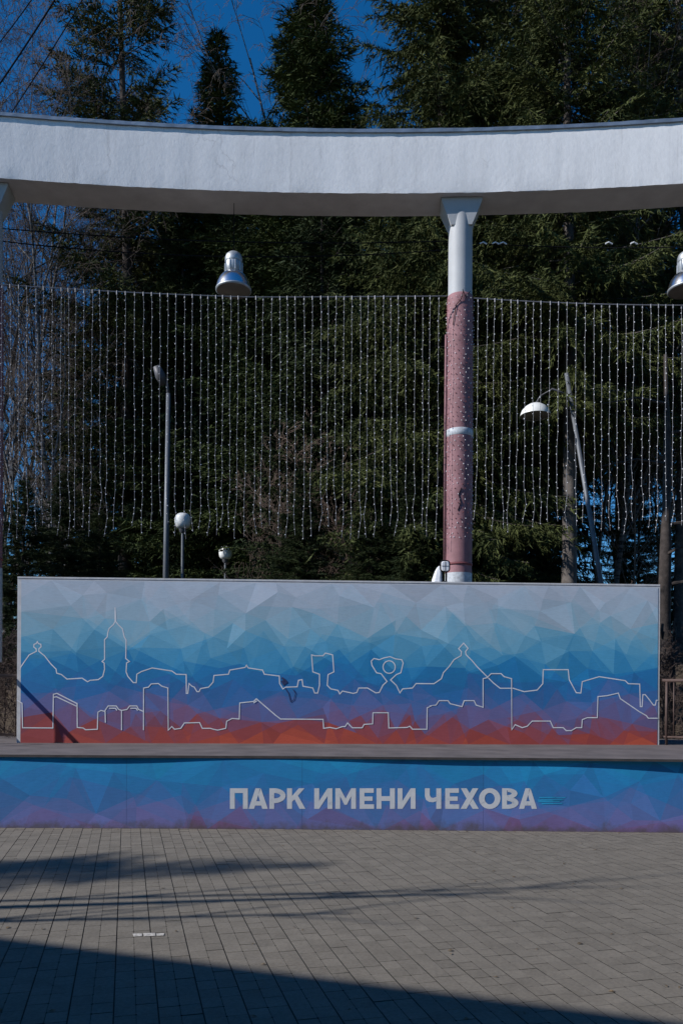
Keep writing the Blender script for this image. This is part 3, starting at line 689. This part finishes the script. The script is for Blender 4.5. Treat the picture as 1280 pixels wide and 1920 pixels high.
def spruce_mesh(seed, H, base, hw, step=.42, per=5, tw=.14, need=.052, droop=1.0, gap=0.0, nlen=.085, nw=.03, needle='needle', bark='bark', bend=.25, pw=.75):
    rnd = random.Random(seed); g = np.random.default_rng(seed)
    segs = []; br = []; tp = []; tdv = []; tl = []
    nseg = 14; ph = rnd.uniform(0, 6)
    def trunk(z): return np.array([bend*math.sin(z*.18+ph)*z/H, bend*math.cos(z*.15+ph)*z/H*.6, z])
    r0 = .0062*H+.02
    for i in range(nseg):
        z0, z1 = H*i/nseg, H*(i+1)/nseg
        segs.append((trunk(z0), trunk(z1), r0*(1-i/nseg)**.9+.012, r0*(1-(i+1)/nseg)**.9+.012))
    z = base
    while z < H-.05:
        t = (H-z)/(H-base)
        n = max(3, int(round(per*(.6+.5*t)+rnd.uniform(-1,1))))
        for k in range(n):
            if rnd.random() < gap: continue
            L = hw*min(1, t**pw*1.05)*rnd.uniform(.62,1.18)*(1 if t < .92 else .8)+.12
            az = rnd.uniform(0, 2*math.pi); out = np.array([math.cos(az), math.sin(az), 0])
            pitch0 = .55*(1-t)**1.5+.12-.30*t*droop; curv = -.35*droop*t+.05; m = 5
            p = trunk(z+rnd.uniform(-.15,.15)); pts = [p]; pit = pitch0
            for j in range(m):
                pit += curv/m*(1 if j < 3 else -1.6); p = p+(out*math.cos(pit)+np.array([0,0,math.sin(pit)]))*L/m
                p = p+g.normal(0, .02*L/m, 3); pts.append(p)
            for j in range(m): br.append((pts[j], pts[j+1], .006+.010*L*(1-j/m)*.6, .006+.010*L*(1-(j+1)/m)*.6))
            s = .16*L
            side = np.array([-out[1], out[0], 0])
            while s < L:
                u = s/L*m; j = min(m-1, int(u)); q = pts[j]+(pts[j+1]-pts[j])*(u-j); fw = (pts[j+1]-pts[j])/np.linalg.norm(pts[j+1]-pts[j])
                for sg in (-1, 1):
                    lt = (min(.62, .40*(L-s)+.14))*rnd.uniform(.6,1.15)
                    dv = side*sg*rnd.uniform(.5,.95)+fw*.55+np.array([0,0,-rnd.uniform(.05,.9)*droop*(.35+t*.8)])
                    dv /= np.linalg.norm(dv); tp.append(q); tdv.append(dv); tl.append(lt)
                s += tw*rnd.uniform(.7,1.3)
            tp.append(pts[-2]); tdv.append((pts[-1]-pts[-2])/np.linalg.norm(pts[-1]-pts[-2])); tl.append(L/m*1.3)
        z += step*rnd.uniform(.7,1.3)*(.65+.45*t)
    tp, tdv, tl = np.array(tp), np.array(tdv), np.array(tl)
    cnt = np.maximum(2, (tl/need).astype(int)); idx = np.repeat(np.arange(len(tl)), cnt)
    fr = g.random(len(idx)); q = tp[idx]+tdv[idx]*(fr*tl[idx])[:,None]; q[:,2] -= (fr*tl[idx])**2*.45*droop
    rv = g.normal(size=(len(idx), 3)); rv -= tdv[idx]*np.sum(rv*tdv[idx], 1)[:,None]; rv /= np.linalg.norm(rv, axis=1)[:,None]
    dirn = tdv[idx]*.9+rv*.75; dirn[:,2] -= .15*droop; dirn /= np.linalg.norm(dirn, axis=1)[:,None]
    ln = nlen*g.uniform(.7,1.4,len(idx)); wv = np.cross(dirn, g.normal(size=(len(idx), 3))); wv /= np.linalg.norm(wv, axis=1)[:,None]
    w = nw*g.uniform(.6,1.3,len(idx))
    b = q-dirn*(ln*.2)[:,None]+wv*(w*.5)[:,None]; c = q-dirn*(ln*.2)[:,None]-wv*(w*.5)[:,None]; e = q+dirn*ln[:,None]
    V = np.stack([b, e, c], 1).reshape(-1, 3); Tn = np.arange(len(idx)*3).reshape(-1, 3)
    Vt, Tt = tubes_np(segs, 9); Vb, Tb = tubes_np(br, 3)
    return np_mesh('trunk', Vt, Tt, M[bark]), np_mesh('branches', Vb, Tb, M[bark]), np_mesh('crown', V, Tn, M[needle])
def place_tree(name, meshes, px, d, rot, scale, label, group, py_top=None, H=None, cat='tree', off=0):
    u, _ = unroll(px, 1000); x, y = u*d, d; g = gz(x, y)
    e = empty(name, (x, y, g-.05+off), rot, label, cat, group)
    s = scale
    if py_top is not None: _, v = unroll(px, py_top); s = (EYE+v*d-g)/H
    e.scale = (scale, scale, s)
    for nm, me in zip(('trunk', 'branches', 'crown'), meshes):
        o = link(bpy.data.objects.new(nm, me), e)
        if nm != 'trunk': o['kind'] = 'stuff'
    return e

def bare_tree(seed, H, spread, levels=5, twigs=True, bark='birch', twig='twig', up=.75, lean=(0,0), trunk_r=None, kids=(7,5,4,4), first=.25, weep=0.0, thin=.0035):
    rnd = random.Random(seed); big = []; small = []
    def grow(p, d, L, r, lev):
        n = 6 if lev == 0 else 4 if lev < 3 else 3; pts = [p]; dirs = [d]
        for i in range(n):
            wob = .06 if lev == 0 else .16
            d = (d+Vector((rnd.gauss(0,wob), rnd.gauss(0,wob), rnd.gauss(0,wob)+(.05*up if lev and lev < 4 else 0)-(weep*.16*lev if lev >= 2 else 0)))).normalized()
            p = p+d*L/n; pts.append(p); dirs.append(d)
        for i in range(n):
            ra = max(thin, r*(1-.8*i/n)); rb = max(thin, r*(1-.8*(i+1)/n)); (big if lev < 2 else small).append((tuple(pts[i]), tuple(pts[i+1]), ra, rb))
        if lev >= levels: return
        k = kids[min(lev, len(kids)-1)]
        for j in range(k):
            t = (first if lev == 0 else .2)+(1-(first if lev == 0 else .2))*(j+rnd.random())/k; t = min(.98, t); u = t*n; i = min(n-1, int(u)); q = pts[i].lerp(pts[i+1], u-i); dd = dirs[i+1]
            a = Vector((rnd.gauss(0,1), rnd.gauss(0,1), rnd.gauss(0,.6))); a = (a-dd*a.dot(dd)).normalized()
            ang = rnd.uniform(.45,.95)*spread; nd = (dd*math.cos(ang)+a*math.sin(ang)).normalized()
            if lev == 0: nd = (nd+Vector((0,0,.25*up))).normalized()
            grow(q, nd, L*rnd.uniform(.32,.52)*(1.15-.55*t if lev == 0 else 1), max(thin, r*(1-.75*t)*.55), lev+1)
    d0 = Vector((lean[0], lean[1], 1)).normalized()
    grow(Vector((0,0,0)), d0, H, trunk_r or H*.011, 0)
    V1, T1 = tubes_np(big, 7); V2, T2 = tubes_np(small, 3)
    return np_mesh('trunk', V1, T1, M[bark]), np_mesh('crown', V2, T2, M[twig])
def place_bare(name, meshes, px, d, rot, scale, label, group, cat='tree', loc=None):
    if loc is None:
        u, _ = unroll(px, 1000); loc = (u*d, d, gz(u*d, d)-.05)
    e = empty(name, loc, rot, label, cat, group); e.scale = (scale,)*3
    for nm, me in zip(('trunk', 'crown'), meshes):
        o = link(bpy.data.objects.new(nm, me), e)
        if nm == 'crown': o['kind'] = 'stuff'
    return e

def build_trees():
    GS = 'spruces behind the ring beam'; GB = 'bare birches behind the ring beam'
    sparse = spruce_mesh(1, 23, 5.0, 3.0, step=.46, per=6, gap=.14, tw=.12, droop=.5, need=.020, nlen=.13, nw=.03, needle='needle_olive', bark='bark')
    slim = spruce_mesh(2, 25, 3.0, 2.5, step=.30, per=7, tw=.11, droop=.55, needle='needle', need=.026, nlen=.15, nw=.036, pw=.9)
    wide = spruce_mesh(3, 26, 3.0, 3.7, step=.32, per=8, tw=.12, droop=.8, needle='needle', need=.028, nlen=.16, nw=.036)
    droopA = spruce_mesh(4, 22, 2.6, 3.3, step=.34, per=8, tw=.10, droop=1.35, needle='needle_olive', need=.023, nlen=.14, nw=.03)
    droopB = spruce_mesh(5, 24, 6.8, 3.1, step=.36, per=8, tw=.11, droop=1.25, gap=.08, needle='needle_olive', bark='bark_grey', need=.024, nlen=.14, nw=.03)
    far = spruce_mesh(6, 22, 1.2, 3.8, step=.42, per=8, tw=.17, droop=.9, needle='needle_dark', nlen=.22, nw=.05, need=.04)
    place_tree('spruce', sparse, 232, 29.5, .3, 1.6, 'tall sparse spruce with bare trunk showing at the upper left', GS, -330, 23)
    place_tree('spruce', slim, 403, 30, 1.0, 1.9, 'slim spruce whose pointed tip shows against the sky', GS, 84, 25)
    place_tree('spruce', wide, 575, 27, 2.0, 1.45, 'spruce with ragged top right of the slim pointed spruce', GS, -45, 26)
    place_tree('spruce', droopA, 825, 19, .5, 1.0, 'dense drooping spruce above the pink column', GS, -420, 22)
    place_tree('spruce', droopB, 1066, 17.5, 1.4, 1.0, 'drooping spruce with pale grey trunk at the upper right', GS, -470, 24)
    place_tree('spruce', droopB, 1275, 21, 2.7, 1.1, 'drooping spruce at the right picture edge', GS, -420, 24)
    place_tree('spruce', droopB, 1165, 29, 5.1, 1.35, 'farther drooping spruce between the grey trunk and right edge', GS, -200, 24)
    place_tree('spruce', droopB, 960, 23, 4.0, 1.05, 'spruce standing between the pink column and the grey trunk', GS, -300, 24)
    FL = ['dark spruce right behind the tall grey lamp pole', 'dark spruce right behind the left pendant lamp', 'dark spruce rising behind the tallest bare shrub', 'dark spruce just left of the pink column', 'dark spruce filling the gap behind the brown shrub', 'dark spruce directly behind the pink column', 'dark spruce behind the white dome lamp']
    lab = 'spruce deep in the shaded wood, mostly hidden behind nearer trees'; G2 = 'dark spruces of the wood behind'
    for i, (px, d, top, sc) in enumerate([(330,29,330,.9),(470,28,250,.95),(610,23,300,.85),(730,23,215,.85),(540,29,240,.9),(860,27,60,.95),(1010,28,60,.95),(240,33,330,1.0),(410,34,300,1.0),(680,34,260,1.0),(930,36,120,1.1),(800,40,150,1.1),(560,42,260,1.1),(320,44,400,1.1),(130,46,560,1.0),(1345,34,300,1.0)]):
        place_tree('spruce', far, px, d, i*1.7, sc, FL[i] if i < len(FL) else lab, G2, top, 22)
    for i, (px, d, h, sc) in enumerate([(40,17.2,2.6,.34),(120,18.5,2.9,.36),(190,19.5,2.4,.32),(560,19,3.0,.34),(700,18.2,3.0,.33),(770,17.6,2.7,.32),(940,18.5,3.2,.34),(1000,20,3.6,.36),(1195,22,4.4,.36)]):
        u, _ = unroll(px, 1000); e = empty('young_spruce', (u*d, d, gz(u*d, d)-.1), i*2.1, ('first','second','third','fourth','fifth','sixth','seventh','eighth','last')[i]+' low young spruce from the left just above the wall', 'tree', 'young spruces behind the wall'); e.scale = (sc, sc, (h+1)/22*1.15)
        for nm, me in zip(('trunk', 'branches', 'crown'), far):
            o = link(bpy.data.objects.new(nm, me), e)
            if nm != 'trunk': o['kind'] = 'stuff'
    b1 = bare_tree(11, 16, .9, 5, trunk_r=.10, kids=(18,6,5,3), first=.2)
    b2 = bare_tree(12, 14, .8, 5, trunk_r=.085, kids=(18,6,5,3), first=.2, weep=.4, bark='birch', twig='twig_grey')
    b3 = bare_tree(13, 15, 1.0, 5, trunk_r=.09, kids=(18,6,5,3), first=.15, bark='bark_grey', twig='twig')
    nl = ['bare birch rising beside the left column', 'bare birch in front of the twig tangle under the beam', 'bare grey tree cut off by the left picture edge', 'bare birch just left of the sparse spruce trunk']
    lb = 'bare grey birch deep in the tangle of twigs at the left'
    for i, (m, px, d, sc) in enumerate([(b1,20,26,1.25),(b2,95,27,1.2),(b3,-60,30,1.3),(b1,150,32,1.3),(b3,60,34,1.4),(b2,-20,29,1.35),(b3,170,31,1.0),(b2,30,27,1.1),(b1,110,36,1.4),(b3,5,38,1.5),(b2,70,19.5,.6)]):
        place_bare('birch', m, px, d, i*1.9+.4, sc, nl[i] if i < len(nl) else lb, GB)
    lb = ['bare birch just right of the leaning pole', 'bare birch just left of the dark pine trunk', 'bare grey tree directly behind the leaning pole', 'farthest bare birch between leaning pole and pine trunk', 'bare birch at the right picture edge']
    for i, (m, px, d, sc) in enumerate([(b1,1150,21,.85),(b2,1215,24,.9),(b3,1100,26,.9),(b2,1175,30,1.1),(b1,1290,23,.9)]):
        place_bare('birch', m, px, d, i*1.3+2, sc, lb[i], 'bare birches at the right')
    place_bare('birch', b2, 655, 33, 1.2, 1.75, 'tall bare birch showing pale twigs right of the ragged spruce', GB)
    # twiggy shrubs behind the wall
    sh = bare_tree(21, 4.2, 1.15, 4, kids=(22,6,4,3), first=.02, bark='shrub', twig='shrub', trunk_r=.03, up=1.2)
    for i, (px, d, sc, lab) in enumerate([(520,21,1.1,'bare brown shrub showing above the middle of the wall'), (600,22,1.3,'taller bare grey shrub above the middle of the wall'), (650,20,.9,'low bare shrub just left of the floodlight'), (1185,20,1.2,'bare shrub above the right end of the wall')]):
        place_bare('shrub', sh, px, d, i*2.0, sc, lab, 'bare shrubs behind the wall', 'shrub')
    # big dark trunk right of the wall
    u, _ = unroll(1246, 1200); d = 14.6; x = u*d
    rnd = random.Random(9); e = empty('pine_tree', (x, d, gz(x, d)-.1), 0, 'dark rough pine trunk standing behind the right railing', 'tree')
    pts = [(.02*math.sin(k), .02*math.cos(k*1.7), k*.7) for k in range(12)]; V = MB().tube(pts, [.17-.0125*k*(k > 3)+rnd.uniform(-.008,.008) for k in range(12)], 14)
    V.build('trunk', M['bark'], e, True)
    mb = MB()
    for k in range(90):
        a = rnd.uniform(0, 6.28); z = rnd.uniform(.2, 2.6); h = rnd.uniform(.1,.3); w = rnd.uniform(.03,.06); r = .174
        q = [(r*math.cos(a-w/r/2), r*math.sin(a-w/r/2), z), (r*math.cos(a+w/r/2), r*math.sin(a+w/r/2), z), ((r+.02)*math.cos(a+w/r/3), (r+.02)*math.sin(a+w/r/3), z+h), ((r+.02)*math.cos(a-w/r/3), (r+.02)*math.sin(a-w/r/3), z+h)]
        mb.add(q, [(0,1,2,3)])
    mb.build('bark_plates', M['bark'], e)['kind'] = 'stuff'
    for k in range(7):
        a = rnd.uniform(0, 6.28); z = 3.5+k*.55; MB().tube([(0,0,z),(.6*math.cos(a),.6*math.sin(a),z+.05),(1.3*math.cos(a),1.3*math.sin(a),z-.12)], [.03,.02,.008], 5).build('limb', M['bark'], e)
    # bank of dry undergrowth left and right of the stage
    sh2 = bare_tree(22, 2.2, 1.25, 4, kids=(26,6,4,3), first=.02, bark='twig', twig='twig', trunk_r=.02, up=1.0)
    for i, (x, y, sc) in enumerate([(-5.4,13.2,.9),(-6.0,14.2,1.1),(-5.2,14.6,1.2),(-6.6,13.4,1.0),(5.6,14.0,1.0),(6.4,13.6,1.1),(5.3,15.5,1.1)]):
        place_bare('shrub', sh2, 0, 0, i*1.3, sc, ('dry brown shrub hugging the left end of the mural wall', 'dry brown shrub farther up the bank at left', 'tallest dry brown shrub behind the left wall end', 'dry brown shrub at the left picture edge', 'dry brown shrub behind the right railing', 'dry brown shrub at the right picture edge', 'dry brown shrub behind the dark pine trunk')[i], 'undergrowth beside the stage', 'shrub', (x, y, gz(x, y)))
    # trees standing left of the picture; their trunks and tips streak the plaza with shade
    k = 1/math.tan(SUN_EL); sx, sy = k*math.sin(SUN_AZ), k*math.cos(SUN_AZ)
    for i, (tx, ty, h, slope, r0, r1, ntw) in enumerate([(1.5, 6.52, 6.0, .14, .075, .025, 4), (.2, 5.88, 5.2, .11, .055, .02, 8), (2.2, 6.72, 7.0, .12, .035, .02, 12)]):
        rn = random.Random(60+i); ly = slope*sx-sy; e = empty('birch', (tx-h*sx, ty-h*(sy+ly), -.1), 0, ('straightest', 'shortest', 'tallest')[i]+' slender leaning birch outside the picture, left of the plaza', 'tree', 'birches left of the plaza')
        MB().tube([(.02*math.sin(k*1.3), ly*h*k/12, h*k/12) for k in range(13)], [r0+(r1-r0)*k/12 for k in range(13)], 8).build('trunk', M['birch'], e, True)
        tw = MB()
        for q in range(ntw):
            z = h*rn.uniform(.5,.97); a = rn.uniform(0, 6.28); l = rn.uniform(.5,1.3); b0 = Vector((0, ly*z, z)); dv = Vector((math.cos(a)*.5, math.sin(a)*.5+ly, 1)).normalized()
            tw.tube([b0, b0+dv*l*.5+Vector((0,0,.05)), b0+dv*l], [.018,.012,.006], 5)
        tw.build('crown', M['twig'], e)['kind'] = 'stuff'
    h = 12; ly = .14*sx-sy; tx, ty = .1, 7.60
    e = empty('spruce', (tx-h*sx, ty-h*(sy+ly), -.1), 0, 'leaning slim spruce outside the picture, left of the plaza', 'tree'); e.rotation_euler = (-math.atan(ly), 0, 0); e.scale = (.75, .75, h/23*math.sqrt(1+ly*ly))
    for nm, me in zip(('trunk', 'branches', 'crown'), sparse):
        o = link(bpy.data.objects.new(nm, me), e)
        if nm != 'trunk': o['kind'] = 'stuff'
build_trees()

# ================================================================== unseen PAVILION added behind the camera on the left to shade the near paving
def build_added_pavilion():
    # eave line chosen from the shade edge on the paving
    z = 6.2; k = z/math.tan(SUN_EL); sx, sy = k*math.sin(SUN_AZ), k*math.cos(SUN_AZ)
    def gp(px, py):
        u, v = unroll(px, py); d = EYE/-v; return Vector((u*d, d, 0))
    a, b = gp(0, 1757), gp(1280, 1916); A = a-Vector((sx, sy, 0)); B = b-Vector((sx, sy, 0)); dr = (B-A).normalized(); n = Vector((dr.y, -dr.x, 0))
    P0 = A-dr*14; L = (B-A).length+14+16.0  # roof run on over the camera to keep sky light off the shaded paving
    e = empty('added_pavilion', (P0.x, P0.y, 0), math.atan2(dr.y, dr.x), 'flat roofed shade structure added behind the camera, outside the picture', 'building')
    D = 9
    wl = MB().box((.4,-D,0),(L-.4,-5.0,5.8)).build('wall', M['house_wall'], e)
    MB().box((0,-D-.4,5.9),(L,0,6.2)).build('roof', M['house_roof'], e)
    for k in range(7): MB().tube([(.6+k*(L-1.2)/6,-.5,0),(.6+k*(L-1.2)/6,-.5,5.9)], .1, 10).build('post', M['house_roof'], e) if abs(k-3.5) > .6 else None
    x = 1.5
    while x < L-2.2:
        w = MB().box((x,-5.0,1.0),(x+1.5,-4.96,3.2)).build('window', M['coping'], e); MB().box((x+.08,-4.96,1.08),(x+1.42,-4.95,3.12)).build('pane', M['pane'], w); x += 2.6
build_added_pavilion()

# bare branches at the upper left, simplified to slanting wires
def build_branch_wires():
    for a, b, lab in (((-70,255),(170,-110),'thick branch drawn as a wire slanting across the sky at upper left'), ((-60,150),(120,-90),'thin branch drawn as a wire nearest the upper left picture corner'), ((-60,330),(190,-60),'thin branch drawn as a wire slanting in front of the sparse spruce')):
        A, B = at(*a, 14.5), at(*b, 13.5); pts = [A.lerp(B, i/12)-Vector((0,0,.25*4*(i/12)*(1-i/12)*.4)) for i in range(13)]
        tag(MB().tube(pts, .014 if 'thick' in lab else .009, 6).build('branch_wire', M['black']), lab, 'wire', 'branches drawn as wires at the upper left')
build_branch_wires()
# unseen spruces added right of the plaza to cut sky light on the paving
def build_sky_block_spruces():
    src = [o for o in bpy.data.objects if o.name.startswith('spruce') and o.get('label', '').startswith('spruce deep')][0]
    for i, (x, y) in enumerate([(11,1),(12,6),(13,11),(12,-4)]):
        e = empty('spruce', (x+2, y, -.1), i*1.3, ('nearest','second','third','farthest')[i]+' dark spruce added outside the picture to block sky light, right of the plaza', 'tree', 'spruces added to block sky light right of the plaza'); e.scale = (1,1,.8)
        for ch in src.children:
            c = ch.copy(); link(c, e)
build_sky_block_spruces()

def build_marks():
    pan = bpy.data.objects['front_panel']; wall = bpy.data.objects['mural_wall']
    mb = MB(); rnd = random.Random(2)
    for k in range(9):
        y = 1494+rnd.uniform(0,12); x0 = 1004+rnd.uniform(0,10); x1 = x0+rnd.uniform(20,58); q = []
        for px, py in ((x0,y),(x1,y-.5),(x1-3,y+1.6),(x0+1,y+2.2)):
            u, v = unroll(px, py); x = u*9.37; yy = panel_y(x); q.append((x, yy-9.4-.0015-.0003*k, EYE+v*yy))
        mb.add(q, [(0,1,2,3)])
    mb.build('paint_smear', M['smear'], pan)
    mb = MB()
    for i, ln in enumerate(([(528,1271),(533,1274),(537,1279),(532,1283),(529,1278),(534,1276)], [(534,1290),(541,1300),(545,1316),(551,1312),(554,1300),(549,1292)])):
        pts = [(on_wall(*p)[0], on_wall(*p)[1]-DZ) for p in ln]; v, f = ribbon(pts, .03 if i == 0 else .012, .0046+.0005*i); mb.add(v, f)
    mb.build('scribble', M['smear_dark'], wall)
M['smear'] = simple('cyan_smear', (.02,.30,.56), .7); M['smear_dark'] = simple('dark_marker', (.03,.05,.14), .7)
build_marks()

def build_litter():
    rnd = random.Random(77); mb = MB()
    for k in range(150):
        y = rnd.uniform(3.9, 9.3); x = rnd.uniform(-.5, .5)*y; a = rnd.uniform(0, 6.28); l = rnd.uniform(.008,.024); w = l*rnd.uniform(.3,.7); c, q = math.cos(a), math.sin(a)
        if k > 110: y = panel_y(x)-rnd.uniform(.01,.12)
        P = [(-l,0,.003),(0,-w,.006),(l,0,.004),(0,w,.009)]; mb.add([(x+u*c-v*q, y+u*q+v*c, z) for u, v, z in P], [(0,1,3),(1,2,3)])
    tag(mb.build('leaf_litter', M['litter']), 'tiny dry leaf and twig litter scattered over the paving', 'litter', kind='stuff')
M['litter'] = simple('dry_litter', (.12,.085,.05), .9, var=.6, scale=25)
build_litter()
